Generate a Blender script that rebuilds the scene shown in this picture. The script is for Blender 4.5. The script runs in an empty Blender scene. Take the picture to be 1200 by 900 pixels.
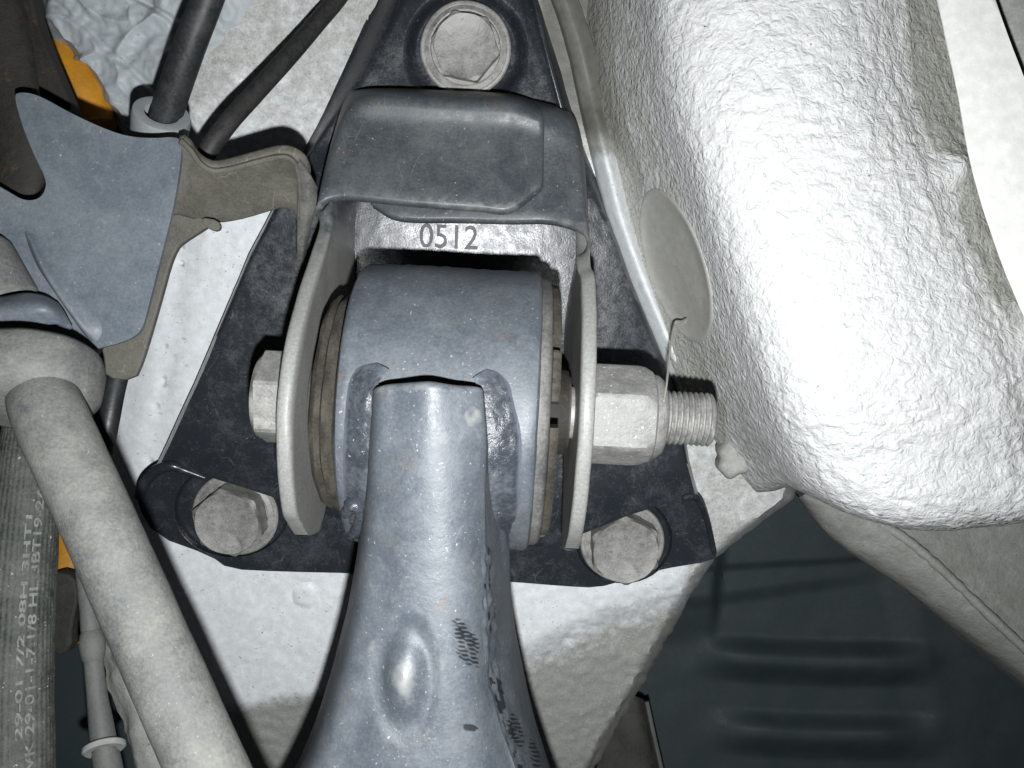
import bpy, bmesh, math, random
from mathutils import Vector, Matrix, noise
from mathutils.geometry import tessellate_polygon

random.seed(7)
scene = bpy.context.scene
COL = scene.collection
R = math.radians

# ------------------------------------------------------------------ camera, light, exposure
CAM_H = 0.300                       # height of the lens above the scene's zero (metres)
FPX = 942.0                         # focal length in pixels of the 1200 x 900 photograph
cam_data = bpy.data.cameras.new("camera")
cam_data.sensor_fit = 'HORIZONTAL'
cam_data.sensor_width = 36.0
cam_data.lens = 36.0 * FPX / 1200.0
cam_data.clip_start = 0.005
cam_data.clip_end = 50.0
cam = bpy.data.objects.new("camera", cam_data)
COL.objects.link(cam)
cam.location = (0, 0, CAM_H)
scene.camera = cam

world = bpy.data.worlds.new("World")
scene.world = world
world.use_nodes = True
wbg = world.node_tree.nodes["Background"]
wbg.inputs["Color"].default_value = (0.80, 0.90, 1.0, 1)
wbg.inputs["Strength"].default_value = 0.014

# the phone's flash: a small lamp beside the lens
fl = bpy.data.lights.new("phone_flash", 'AREA')
fl.shape = 'DISK'
fl.energy = 1.02
fl.size = 0.0045
fl.color = (0.97, 0.99, 1.0)
flash = bpy.data.objects.new("phone_flash", fl)
COL.objects.link(flash)
flash.location = (0.001, -0.021, CAM_H - 0.002)

scene.view_settings.view_transform = 'Standard'
scene.view_settings.look = 'None'
scene.view_settings.exposure = 0.0
scene.view_settings.gamma = 1.0
scene.view_settings.use_curve_mapping = False
scene.cycles.max_bounces = 5
scene.cycles.use_denoising = True

# ------------------------------------------------------------------ helpers
def P(px, py, d):
    """a point d millimetres below the lens"""
    return Vector(((px - 600) / FPX * d, -(py - 450) / FPX * d, CAM_H * 1000 - d)) * 0.001

def PB(py, off=0.0):
    """depth (mm) of the tilted mounting plane, off millimetres behind it"""
    return (265.0 + off) / (1 - 0.2 * (py - 450) / FPX)

def pix(v):
    d = CAM_H - v.z
    return v.x / d * FPX + 600, 450 - v.y / d * FPX

def smooth(a, b, x):
    t = max(0.0, min(1.0, (x - a) / (b - a)))
    return t * t * (3 - 2 * t)

def interp(pts, x):
    if x <= pts[0][0]: return pts[0][1]
    for (x0, y0), (x1, y1) in zip(pts, pts[1:]):
        if x <= x1:
            return y0 + (y1 - y0) * (x - x0) / (x1 - x0)
    return pts[-1][1]

WLOC = {}
def wl(o): return WLOC.get(o.name, Vector((0, 0, 0)))

def tag(o, label=None, cat=None, group=None, kind=None):
    if label: o['label'] = label
    if cat: o['category'] = cat
    if group: o['group'] = group
    if kind: o['kind'] = kind
    return o

def thing(name, loc, label, cat, group=None, kind=None):
    o = bpy.data.objects.new(name, None)
    o.empty_display_size = 0.01
    COL.objects.link(o)
    o.location = loc
    WLOC[o.name] = Vector(loc)
    return tag(o, label, cat, group, kind)

def obj(name, bm, mat, parent=None, bevel=0.0, seg=2, smooth_on=True, angle=40, loc=None):
    me = bpy.data.meshes.new(name)
    bmesh.ops.recalc_face_normals(bm, faces=bm.faces) if False else None
    base = wl(parent) if parent else (Vector(loc) if loc is not None else sum((v.co for v in bm.verts), Vector()) / max(1, len(bm.verts)))
    bmesh.ops.translate(bm, verts=bm.verts, vec=-base)
    bm.to_mesh(me); bm.free()
    me.materials.append(mat)
    if smooth_on:
        me.shade_smooth()
        me.set_sharp_from_angle(angle=R(angle))
    o = bpy.data.objects.new(name, me)
    COL.objects.link(o)
    if parent:
        o.parent = parent
    else:
        o.location = base
    WLOC[o.name] = base
    if bevel > 0:
        m = o.modifiers.new("edge", 'BEVEL')
        m.width = bevel * 0.001; m.segments = seg
        m.limit_method = 'ANGLE'; m.angle_limit = R(45)
        m.harden_normals = False
    return o

def cr(p0, p1, p2, p3, t):
    return 0.5 * ((2 * p1) + (p2 - p0) * t + (2 * p0 - 5 * p1 + 4 * p2 - p3) * t * t + (3 * p1 - p0 - 3 * p2 + p3) * t ** 3)

def spline(pts, n):
    """n steps between neighbouring points"""
    if n <= 1: return list(pts)
    out = []
    L = len(pts)
    for i in range(L - 1):
        p0 = pts[max(0, i - 1)] if i > 0 else pts[0] * 2 - pts[1]
        p3 = pts[i + 2] if i + 2 < L else pts[-1] * 2 - pts[-2]
        for k in range(n):
            out.append(cr(p0, pts[i], pts[i + 1], p3, k / n))
    out.append(pts[-1].copy())
    return out

def V(p): return p if isinstance(p, Vector) else P(*p)

def grid_points(rows, nu, nv):
    rows = [spline([V(p) for p in r], nu) for r in rows]
    cols = [spline([r[j] for r in rows], nv) for j in range(len(rows[0]))]
    return [[cols[j][i] for j in range(len(cols))] for i in range(len(cols[0]))]

def grid_normals(G):
    n, m = len(G), len(G[0])
    N = []
    for i in range(n):
        row = []
        for j in range(m):
            a = G[min(n - 1, i + 1)][j] - G[max(0, i - 1)][j]
            b = G[i][min(m - 1, j + 1)] - G[i][max(0, j - 1)]
            c = a.cross(b)
            row.append(c.normalized() if c.length > 1e-12 else Vector((0, 0, 1)))
        N.append(row)
    return N

def mesh_grid(G, thick=0.0, disp=None, dirt=None, flip=None, bm=None, soft=0):
    """a sheet through the grid of points, with real thickness behind it (mm)"""
    bm = bm or bmesh.new()
    N = grid_normals(G)
    if flip is None:
        s = sum(N[i][j].z for i in range(len(G)) for j in range(len(G[0])))
        flip = s < 0
    if flip: N = [[-v for v in r] for r in N]
    if disp:
        G = [[G[i][j] + N[i][j] * (disp(G[i][j]) * 0.001) for j in range(len(G[0]))] for i in range(len(G))]
    lay = bm.verts.layers.float.get("dirt") or bm.verts.layers.float.new("dirt")
    if soft:
        nn = len(G)
        for _ in range(soft):
            N = [[(N[max(0, i - 1)][j] + N[i][j] * 2 + N[min(nn - 1, i + 1)][j]).normalized() for j in range(len(G[0]))] for i in range(nn)]
    n, m = len(G), len(G[0])
    A = [[bm.verts.new(G[i][j]) for j in range(m)] for i in range(n)]
    if dirt:
        for r in A:
            for v in r: v[lay] = dirt(v.co)
    def face(*vs):
        try: bm.faces.new(vs if not flip else vs[::-1])
        except ValueError: pass
    for i in range(n - 1):
        for j in range(m - 1):
            face(A[i][j], A[i + 1][j], A[i + 1][j + 1], A[i][j + 1])
    if thick:
        B = [[bm.verts.new(G[i][j] - N[i][j] * (thick * 0.001)) for j in range(m)] for i in range(n)]
        if dirt:
            for r in B:
                for v in r: v[lay] = dirt(v.co)
        for i in range(n - 1):
            for j in range(m - 1):
                face(B[i][j + 1], B[i + 1][j + 1], B[i + 1][j], B[i][j])
        rim = min(0.28 * thick, 0.9) * 0.001
        def side(Al, Bl, out):
            """a rounded rim between the front edge Al and the back edge Bl"""
            rings = [Al]
            for f, o in ((0.12, 0.7), (0.32, 1.0), (0.68, 1.0), (0.88, 0.7)):
                r = []
                for va, vb, d_ in zip(Al, Bl, out):
                    v = bm.verts.new(va.co.lerp(vb.co, f) + d_ * (rim * o)); v[lay] = va[lay]
                    r.append(v)
                rings.append(r)
            rings.append(Bl)
            for r0, r1 in zip(rings, rings[1:]):
                for k in range(len(r0) - 1):
                    face(r0[k], r0[k + 1], r1[k + 1], r1[k])
        def outv(p, q):
            v = p - q
            return v.normalized() if v.length > 1e-12 else Vector((0, 0, 0))
        side([A[n - 1 - i][0] for i in range(n)], [B[n - 1 - i][0] for i in range(n)], [outv(G[n - 1 - i][0], G[n - 1 - i][1]) for i in range(n)])
        side([A[i][m - 1] for i in range(n)], [B[i][m - 1] for i in range(n)], [outv(G[i][m - 1], G[i][m - 2]) for i in range(n)])
        side([A[0][j] for j in range(m)], [B[0][j] for j in range(m)], [outv(G[0][j], G[1][j]) for j in range(m)])
        side([A[n - 1][m - 1 - j] for j in range(m)], [B[n - 1][m - 1 - j] for j in range(m)], [outv(G[n - 1][m - 1 - j], G[n - 2][m - 1 - j]) for j in range(m)])
    return bm

def sheet(rows, nu=4, nv=4, thick=2.0, disp=None, dirt=None, flip=None):
    return mesh_grid(grid_points(rows, nu, nv), thick, disp, dirt, flip)

def chaikin(pts, n=1, closed=True, keep=()):
    for _ in range(n):
        out = []
        L = len(pts)
        for i in range(L):
            a, b = pts[i], pts[(i + 1) % L]
            out += [tuple(x * .75 + y * .25 for x, y in zip(a, b)), tuple(x * .25 + y * .75 for x, y in zip(a, b))]
        pts = out
    return pts

def plate(outline, dfun, thick, holes=(), smooth_n=1):
    """a flat plate: outline in pixels laid on the surface dfun(px, py), extruded away from the lens"""
    loops = [chaikin(list(outline), smooth_n)] + [list(h) for h in holes]
    bm = bmesh.new()
    lp3 = [[P(x, y, dfun(x, y)) for x, y in l] for l in loops]
    tris = tessellate_polygon(lp3)
    flat = [p for l in lp3 for p in l]
    n3 = Vector((0, 0, -thick * 0.001))
    top = [bm.verts.new(p) for p in flat]
    bot = [bm.verts.new(p + n3) for p in flat]
    for t in tris:
        a, b, c = (top[i] for i in t)
        nz = (b.co - a.co).cross(c.co - a.co).z
        if nz < 0: a, c = c, a
        try: bm.faces.new((a, b, c))
        except ValueError: continue
        ia, ib, ic = top.index(a), top.index(b), top.index(c)
        bm.faces.new((bot[ic], bot[ib], bot[ia]))
    k = 0
    for l in loops:
        L = len(l)
        for i in range(L):
            i0, i1 = k + i, k + (i + 1) % L
            bm.faces.new((top[i0], top[i1], bot[i1], bot[i0]))
        k += L
    bmesh.ops.dissolve_limit(bm, angle_limit=R(0.5), verts=bm.verts, edges=bm.edges)
    bmesh.ops.recalc_face_normals(bm, faces=bm.faces)
    return bm

def frame_from(axis, hint=Vector((0, 0, 1))):
    a = axis.normalized()
    h = hint if abs(a.dot(hint)) < 0.95 else Vector((0, 1, 0))
    u = (h - a * h.dot(a)).normalized()
    return a, u, a.cross(u)

def lathe(origin, axis, profile, seg=48, rad=None, arc=None, bm=None, cap=True, hint=Vector((0, 0, 1))):
    """profile [(t, r)] in mm along axis; rad(t, r, theta) may change r"""
    bm = bm or bmesh.new()
    a, u, w = frame_from(axis, hint)
    rings = []
    full = arc is None
    a0, a1 = arc if arc else (0, 2 * math.pi)
    cnt = seg if full else seg + 1
    for t, r in profile:
        ring = []
        for k in range(cnt):
            th = a0 + (a1 - a0) * k / seg
            rr = rad(t, r, th) if rad else r
            ring.append(bm.verts.new(origin + a * (t * 0.001) + (u * math.cos(th) + w * math.sin(th)) * (rr * 0.001)))
        rings.append(ring)
    for r0, r1 in zip(rings, rings[1:]):
        for k in range(seg):
            k1 = (k + 1) % cnt
            bm.faces.new((r0[k], r0[k1], r1[k1], r1[k]))
    if cap and full:
        if profile[0][1] > 0.01: bm.faces.new(rings[0][::-1])
        if profile[-1][1] > 0.01: bm.faces.new(rings[-1])
    bmesh.ops.recalc_face_normals(bm, faces=bm.faces)
    return bm

def hexr(apothem, th, rot=0.0):
    x = (th - rot) % (math.pi / 3) - math.pi / 6
    return apothem / math.cos(x)

def tube(path, radius, seg=16, n=6, disp=None, cap=True, bm=None, flat=1.0):
    """round bar along a spline of (px, py, d) or points; radius in mm, number or list per control point"""
    bm = bm or bmesh.new()
    pts = spline([V(p) for p in path], n)
    if isinstance(radius, (int, float)): radius = [radius] * len(path)
    rr = [v.x for v in spline([Vector((r, 0, 0)) for r in radius], n)]
    rings = []
    up = None
    for i, p in enumerate(pts):
        t = (pts[min(i + 1, len(pts) - 1)] - pts[max(0, i - 1)]).normalized()
        if up is None: up = Vector((0, 0, 1)) if abs(t.z) < .9 else Vector((0, 1, 0))
        u = (up - t * up.dot(t)).normalized(); up = u
        w = t.cross(u)
        ring = []
        for k in range(seg):
            th = 2 * math.pi * k / seg
            r = rr[i] + (disp(p, th, i) if disp else 0)
            ring.append(bm.verts.new(p + (u * math.cos(th) * flat + w * math.sin(th)) * (r * 0.001)))
        rings.append(ring)
    for r0, r1 in zip(rings, rings[1:]):
        for k in range(seg):
            bm.faces.new((r0[k], r0[(k + 1) % seg], r1[(k + 1) % seg], r1[k]))
    if cap:
        bm.faces.new(rings[0][::-1]); bm.faces.new(rings[-1])
    bmesh.ops.recalc_face_normals(bm, faces=bm.faces)
    return bm

def nz(v, s, off=0.0):
    return noise.noise(Vector((v.x * s + off, v.y * s - off, v.z * s + 3.1)))

def text_mesh(body, size_mm, extrude_mm, offset=0.0):
    cu = bpy.data.curves.new("lettering", 'FONT')
    cu.body = body; cu.size = size_mm * 0.001; cu.extrude = extrude_mm * 0.001
    cu.offset = offset * 0.001
    cu.bevel_depth = 0.00006
    cu.align_x = 'CENTER'; cu.align_y = 'CENTER'
    o = bpy.data.objects.new("lettering", cu)
    COL.objects.link(o)
    dg = bpy.context.evaluated_depsgraph_get()
    me = bpy.data.meshes.new_from_object(o.evaluated_get(dg))
    COL.objects.unlink(o)
    bpy.data.objects.remove(o)
    bm = bmesh.new(); bm.from_mesh(me)
    return bm

# ------------------------------------------------------------------ materials
def mat(name, base, dust=None, dust_amt=0.35, rough=0.5, metal=0.0, bump=0.25, fine=1400, blotch=70,
        dirt=None, specks=None, speck_amt=0.0, rust=0.0, spec=0.5, peel=None, scratch=0.0, coat=0.0, grime=(0.10, 0.097, 0.083)):
    m = bpy.data.materials.new(name)
    m.use_nodes = True
    nt = m.node_tree; N = nt.nodes; L = nt.links
    bs = N["Principled BSDF"]
    tc = N.new("ShaderNodeTexCoord")
    obv = tc.outputs["Object"]
    def noi(scale, detail=6, rgh=0.6, dist=0.0, vec=obv):
        n = N.new("ShaderNodeTexNoise"); n.inputs["Scale"].default_value = scale
        n.inputs["Detail"].default_value = detail; n.inputs["Roughness"].default_value = rgh
        n.inputs["Distortion"].default_value = dist
        L.new(vec, n.inputs["Vector"]); return n.outputs["Fac"]
    def ramp(fac, a, b, va=0.0, vb=1.0):
        r = N.new("ShaderNodeMapRange"); r.inputs["From Min"].default_value = a; r.inputs["From Max"].default_value = b
        r.inputs["To Min"].default_value = va; r.inputs["To Max"].default_value = vb
        L.new(fac, r.inputs["Value"]); return r.outputs["Result"]
    def math_(op, a, b):
        n = N.new("ShaderNodeMath"); n.operation = op
        for k, x in enumerate((a, b)):
            if isinstance(x, (int, float)): n.inputs[k].default_value = x
            else: L.new(x, n.inputs[k])
        return n.outputs[0]
    def mix(fac, a, b):
        n = N.new("ShaderNodeMix"); n.data_type = 'RGBA'
        for key, x in ((0, fac), (6, a), (7, b)):
            if isinstance(x, (int, float)): n.inputs[key].default_value = x
            elif isinstance(x, tuple): n.inputs[key].default_value = (*x, 1)
            else: L.new(x, n.inputs[key])
        return n.outputs[2]
    big = noi(blotch, 8, 0.62, 0.4)
    fin = noi(fine, 4, 0.7)
    mid = noi(fine * 0.25, 6, 0.65)
    dk = tuple(c * 0.78 for c in base)
    col = mix(ramp(mid, 0.3, 0.7), base, dk)
    rough_f = None
    if dust:
        f = math_('ADD', math_('MULTIPLY', big, 1.0), math_('MULTIPLY', mid, 0.55))
        f = math_('ADD', f, math_('MULTIPLY', fin, 0.55))
        lo = 1.05 + (0.5 - dust_amt) * 0.7
        f = ramp(f, lo - 0.28, lo + 0.28, 0.0, 0.95)
        col = mix(f, col, dust)
        rough_f = f
    if specks:
        s = ramp(noi(1150, 2, 0.5), 0.70 - 0.10 * speck_amt, 0.76 - 0.10 * speck_amt)
        s = math_('MULTIPLY', s, ramp(noi(170, 3), 0.42, 0.60))
        col = mix(s, col, specks)
    if scratch:
        for sc_, wd, seed in ((75, 0.012, 0.0), (150, 0.016, 3.7)):
            mp = N.new("ShaderNodeMapping"); mp.inputs["Location"].default_value = (seed, seed, 0)
            mp.inputs["Scale"].default_value = (1.0, 0.55, 1.0)
            mp.inputs["Rotation"].default_value = (0, 0, 0.5 + seed)
            L.new(obv, mp.inputs["Vector"])
            dn = N.new("ShaderNodeTexNoise"); dn.inputs["Scale"].default_value = 120; L.new(mp.outputs["Vector"], dn.inputs["Vector"])
            va = N.new("ShaderNodeVectorMath"); va.operation = 'MULTIPLY_ADD'
            L.new(dn.outputs["Color"], va.inputs[0]); va.inputs[1].default_value = (0.0035, 0.0035, 0.0035); L.new(mp.outputs["Vector"], va.inputs[2])
            vo = N.new("ShaderNodeTexVoronoi"); vo.feature = 'DISTANCE_TO_EDGE'; vo.inputs["Scale"].default_value = sc_
            L.new(va.outputs[0], vo.inputs["Vector"])
            q = ramp(vo.outputs["Distance"], wd, wd * 0.3)
            q = math_('MULTIPLY', q, ramp(noi(sc_ * 1.1, 2), 0.56, 0.64))
            q = math_('MULTIPLY', q, scratch * 1.0)
            q = math_('MINIMUM', q, 0.85)
            col = mix(q, col, tuple(min(0.6, c * 1.8) for c in (dust or (0.3, 0.3, 0.3))))
    if rust:
        s = math_('MULTIPLY', ramp(noi(150, 7, 0.7, 0.5), 0.60, 0.70), rust)
        col = mix(s, col, (0.16, 0.085, 0.04))
    if dirt:
        at = N.new("ShaderNodeAttribute"); at.attribute_name = "dirt"  # dirt mask; on the arm it also carries a painted glint
        s = math_('ADD', at.outputs["Fac"], math_('MULTIPLY', math_('SUBTRACT', mid, 0.5), 0.7))
        s = math_('ADD', s, math_('MULTIPLY', math_('SUBTRACT', big, 0.5), 0.5))
        s = math_('MULTIPLY', ramp(s, 0.30, 0.75), ramp(at.outputs["Fac"], 0.0, 0.25))
        col = mix(s, col, mix(ramp(fin, 0.3, 0.7), dirt, tuple(c * 0.6 for c in dirt)))
    if dirt:
        gf = math_('MAXIMUM', ramp(at.outputs["Fac"], 1.05, 1.8, 0.0, 0.95), ramp(at.outputs["Fac"], -0.15, -0.6, 0.0, 0.95))
        col = mix(gf, col, mix(ramp(mid, 0.35, 0.65), grime, tuple(c * 1.5 for c in grime)))
    L.new(col, bs.inputs["Base Color"])
    rv = ramp(mid, 0.3, 0.7, rough - 0.06, rough + 0.08)
    if rough_f is not None:
        mx = N.new("ShaderNodeMix"); mx.data_type = 'FLOAT'
        L.new(rough_f, mx.inputs[0]); L.new(rv, mx.inputs[2]); mx.inputs[3].default_value = min(0.9, rough + 0.22)
        rv = mx.outputs[0]
    L.new(rv, bs.inputs["Roughness"])
    bs.inputs["Metallic"].default_value = metal
    bs.inputs["Specular IOR Level"].default_value = spec
    bs.inputs["Coat Weight"].default_value = coat
    h = math_('ADD', math_('MULTIPLY', fin, 0.5), mid)
    bp = N.new("ShaderNodeBump"); bp.inputs["Strength"].default_value = bump
    bp.inputs["Distance"].default_value = 0.0003
    L.new(h, bp.inputs["Height"])
    last = bp
    if peel:
        sc, st, dst = peel
        bp2 = N.new("ShaderNodeBump"); bp2.inputs["Strength"].default_value = st
        bp2.inputs["Distance"].default_value = dst
        n1 = noi(sc, 3, 0.5, 0.35)
        cr_ = math_('MINIMUM', math_('MULTIPLY', math_('ABSOLUTE', math_('SUBTRACT', n1, 0.5), 0.0), 7.0), 1.0)
        hh = math_('ADD', math_('MULTIPLY', cr_, 0.42), math_('MULTIPLY', noi(sc * 1.25, 3, 0.55, 0.4), 1.2))
        L.new(hh, bp2.inputs["Height"])
        L.new(bp.outputs["Normal"], bp2.inputs["Normal"]); last = bp2
    L.new(last.outputs["Normal"], bs.inputs["Normal"])
    return m

M = {}
DUST = (0.27, 0.265, 0.245)
M['body'] = mat("white_underseal", (0.80, 0.83, 0.85), (0.62, 0.64, 0.65), 0.22, 0.42, bump=0.25, dirt=(0.465, 0.467, 0.435), grime=(0.07, 0.068, 0.058),
                specks=(0.12, 0.12, 0.12), speck_amt=0.35)
M['sealer'] = mat("grey_seam_sealer", (0.40, 0.435, 0.46), (0.47, 0.50, 0.52), 0.35, 0.45, bump=0.4, specks=(0.10, 0.10, 0.11), speck_amt=0.3)
M['rail'] = mat("white_textured_coating", (0.64, 0.65, 0.65), (0.56, 0.56, 0.535), 0.24, 0.6, bump=0.3, dirt=(0.38, 0.38, 0.35),
                specks=(0.10, 0.10, 0.10), speck_amt=0.15, peel=(340, 0.58, 0.0010))
M['flange_white'] = mat("white_paint", (0.86, 0.86, 0.83), (0.74, 0.73, 0.68), 0.2, 0.4, bump=0.15)
M['plate'] = mat("black_satin_paint", (0.020, 0.024, 0.030), (0.075, 0.082, 0.09), 0.14, 0.27, bump=0.2, specks=(0.22, 0.22, 0.22), speck_amt=-0.1,
                 rust=0.10, scratch=0.35)
M['bracket'] = mat("dusty_dark_grey_paint", (0.048, 0.056, 0.064), (0.112, 0.121, 0.127), 0.36, 0.40, bump=0.15, rust=0.30, dirt=(0.31, 0.31, 0.295),
                   specks=(0.3, 0.3, 0.3), speck_amt=0.2, scratch=0.25)
M['ear'] = mat("pale_dusty_paint", (0.19, 0.195, 0.19), (0.29, 0.285, 0.265), 0.5, 0.5, bump=0.3, dirt=(0.24, 0.21, 0.17))
M['rim'] = mat("worn_sleeve_rim", (0.055, 0.056, 0.056), (0.185, 0.18, 0.165), 0.45, 0.5, bump=0.4, rust=0.5)
M['arm'] = mat("blue_grey_satin_paint", (0.066, 0.078, 0.094), (0.132, 0.146, 0.160), 0.38, 0.42, bump=0.30, dirt=(0.27, 0.275, 0.265), grime=(0.012, 0.013, 0.015),
               specks=(0.30, 0.31, 0.32), speck_amt=0.25, rust=0.35, scratch=0.13)
M['weld'] = mat("painted_weld_bead", (0.035, 0.042, 0.052), (0.12, 0.13, 0.145), 0.30, 0.25, bump=0.8, fine=1100, specks=(0.4, 0.4, 0.4), speck_amt=0.1, rust=0.2, dirt=(0.115, 0.132, 0.158))
M['rubber'] = mat("dirty_bush_rubber", (0.024, 0.021, 0.016), (0.085, 0.076, 0.057), 0.38, 0.7, bump=0.6, rust=0.4)
M['zinc'] = mat("dull_zinc", (0.17, 0.17, 0.165), (0.40, 0.395, 0.37), 0.52, 0.45, metal=0.3, bump=0.35, blotch=200, specks=(0.10, 0.09, 0.08), speck_amt=0.4, rust=0.1)
M['zinc_bright'] = mat("bright_zinc", (0.21, 0.21, 0.205), (0.36, 0.355, 0.335), 0.45, 0.5, metal=0.2, bump=0.9, fine=900, blotch=200, specks=(0.6, 0.6, 0.57), speck_amt=0.6)
M['link'] = mat("dusty_cast_alloy", (0.065, 0.073, 0.078), (0.20, 0.198, 0.178), 0.56, 0.6, bump=0.45, blotch=60, specks=(0.30, 0.29, 0.26), speck_amt=0.1)
M['hosebracket'] = mat("blue_grey_sheet_steel", (0.088, 0.108, 0.132), (0.165, 0.185, 0.203), 0.44, 0.46, bump=0.15, specks=(0.4, 0.4, 0.4), speck_amt=0.0,
                       dirt=(0.16, 0.145, 0.11), scratch=0.2)
M['brown'] = mat("dirt_coated_steel", (0.070, 0.066, 0.054), (0.15, 0.143, 0.12), 0.42, 0.65, bump=0.5, scratch=0.4)
M['strap'] = mat("dirty_black_rubber", (0.011, 0.010, 0.008), (0.034, 0.031, 0.025), 0.38, 0.7, bump=0.7, rust=0.3)
M['hose'] = mat("black_hose_rubber", (0.016, 0.018, 0.019), (0.045, 0.05, 0.05), 0.30, 0.42, bump=0.2)
M['cable'] = mat("dusty_cable_sheath", (0.013, 0.013, 0.013), (0.05, 0.049, 0.045), 0.40, 0.5, bump=0.3)
M['lettered'] = mat("weathered_ribbed_rubber", (0.022, 0.028, 0.025), (0.12, 0.122, 0.108), 0.38, 0.65, bump=0.6, blotch=110, specks=(0.4, 0.4, 0.38), speck_amt=0.2)
M['ink'] = mat("worn_white_print", (0.27, 0.28, 0.27), (0.05, 0.058, 0.053), 0.50, 0.7, bump=0.3)
M['collar'] = mat("pale_grey_clamp", (0.24, 0.265, 0.28), (0.34, 0.34, 0.33), 0.4, 0.5, bump=0.3)
M['orange'] = mat("orange_paint", (0.68, 0.30, 0.015), (0.42, 0.20, 0.03), 0.3, 0.5, bump=0.3)
M['floor'] = mat("dark_teal_floor_paint", (0.044, 0.066, 0.074), (0.058, 0.070, 0.070), 0.36, 0.6, bump=0.25)
M['floordark'] = mat("dark_oily_steel", (0.018, 0.022, 0.023), (0.045, 0.046, 0.042), 0.35, 0.6, bump=0.4)
M['deep'] = mat("dark_dirty_metal", (0.03, 0.03, 0.027), (0.08, 0.077, 0.068), 0.40, 0.65, bump=0.5)
M['dirtyrail'] = mat("dirty_grey_underseal", (0.36, 0.37, 0.35), (0.24, 0.235, 0.205), 0.45, 0.6, bump=0.5, specks=(0.05, 0.05, 0.05), speck_amt=0.3, peel=(300, 0.3, 0.0006))
M['plug'] = mat("grey_plug", (0.40, 0.40, 0.375), (0.30, 0.295, 0.265), 0.5, 0.6, bump=0.3)
M['fibre'] = mat("pale_fibre", (0.45, 0.43, 0.38), bump=0.1)
M['stamp'] = mat("stamped_number_paint", (0.025, 0.028, 0.032), (0.20, 0.20, 0.20), 0.38, 0.5, bump=0.2)
M['pipe'] = mat("dusty_pipe", (0.10, 0.11, 0.11), (0.19, 0.19, 0.175), 0.45, 0.55, bump=0.4)
M['tie'] = mat("pale_plastic", (0.42, 0.43, 0.41), (0.33, 0.33, 0.31), 0.4, 0.55, bump=0.2)

# ------------------------------------------------------------------ underbody (setting)
PL = [(-80, 478), (0, 440), (60, 413), (130, 380), (300, 291), (450, 228), (560, 176), (580, 164), (630, 168)]   # left edge of the mounting plate: (py, px)
PR = [(-80, 616), (0, 650), (60, 669), (150, 689), (250, 713), (330, 742), (450, 792), (540, 808), (600, 825), (650, 838)]   # right edge

ub = tag(bpy.data.objects.new("underbody", None), "pale painted car underbody carrying the black bracket", None, None, 'structure')
COL.objects.link(ub); ub.location = P(600, 450, 285); WLOC[ub.name] = ub.location.copy()

XR = [(-80, 760), (300, 830), (500, 905), (560, 935), (585, 930), (620, 880), (655, 838), (700, 808), (750, 781), (800, 754), (850, 725), (900, 697), (980, 650)]
XL = [(-80, 44), (0, 52), (30, 60), (45, 68), (62, 90), (105, 118), (160, 150), (300, 140), (470, 120), (640, 150), (760, 196), (900, 238), (980, 262)]
def fold_y(px):      # line where the lower box section turns away
    return interp([(150, 838), (290, 816), (330, 806), (420, 798), (520, 778), (610, 748), (660, 722), (720, 696), (790, 672), (850, 655)], px)
def body_depth(px, py):
    d = PB(py, 15)
    fy = fold_y(px)
    k = max(0.0, py - fy)
    d += 0.13 * k * smooth(0, 30, k)
    # shallow vertical crease in the strip left of the plate
    cx = interp([(150, 255), (290, 214), (420, 196), (530, 180), (640, 170)], py)
    d += 1.6 * smooth(26, 0, abs(px - cx)) * smooth(120, 180, py) + 5.0 * smooth(cx, cx - 60, px) * smooth(180, 330, py) * smooth(640, 560, py)
    # lip rising beside the right edge of the plate
    return d
def body_disp(v):
    px, py = pix(v)
    h = 0.35 * nz(v, 90) + 0.22 * nz(v, 240) + 0.10 * nz(v, 700)
    s = smooth(175, 60, py) * smooth(330, 250, px)
    if s > 0:            # hand-smeared seam sealer
        q = Vector((v.x * 70 + 0.9 * nz(v, 60), v.y * 95 + 1.2 * nz(v, 45, 5), 0.3))
        r = noise.noise(q)
        h += s * (2.0 * (1 - abs(r) * 2.2) + 0.9 * nz(v, 180) + 0.5 * nz(v, 420))
        e = abs((px - 150) - 0.95 * (py + 15) - 16 * math.sin(py * 0.06)); e2 = abs((px - 70) - 1.15 * (py - 8))
        h -= 1.5 * smooth(11, 0, e) * smooth(90, 60, py) + 0.9 * smooth(10, 0, e2)
    if px > 620: h += smooth(640, 760, px) * (0.45 * nz(v, 300) + 0.3 * nz(v, 600))
    # pimple row on the crease
    if 290 < py < 560:
        cx = interp([(150, 255), (290, 214), (420, 196), (530, 180), (640, 170)], py)
        h -= 0.6 * smooth(7, 1, abs(px - cx - 6 * nz(v, 120))) * smooth(-0.05, 0.3, nz(v, 330)) + 0.3 * smooth(14, 3, abs(px - cx - 22 - 10 * nz(v, 90))) * smooth(0.15, 0.5, nz(v, 420))
    k = py - fold_y(px)
    h += (0.9 if k > 0 else 0.15) * nz(v, 420) * smooth(-10, 20, k) * 0.8
    # weld dimple below the plate
    if abs(px - 358) < 40 and abs(py - 695) < 40:
        r = math.hypot(px - 358, (py - 698) * 1.1)
        h += 0.7 * smooth(17, 12, r) - 0.5 * smooth(4, 0, abs(r - 17))
    return h
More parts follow.
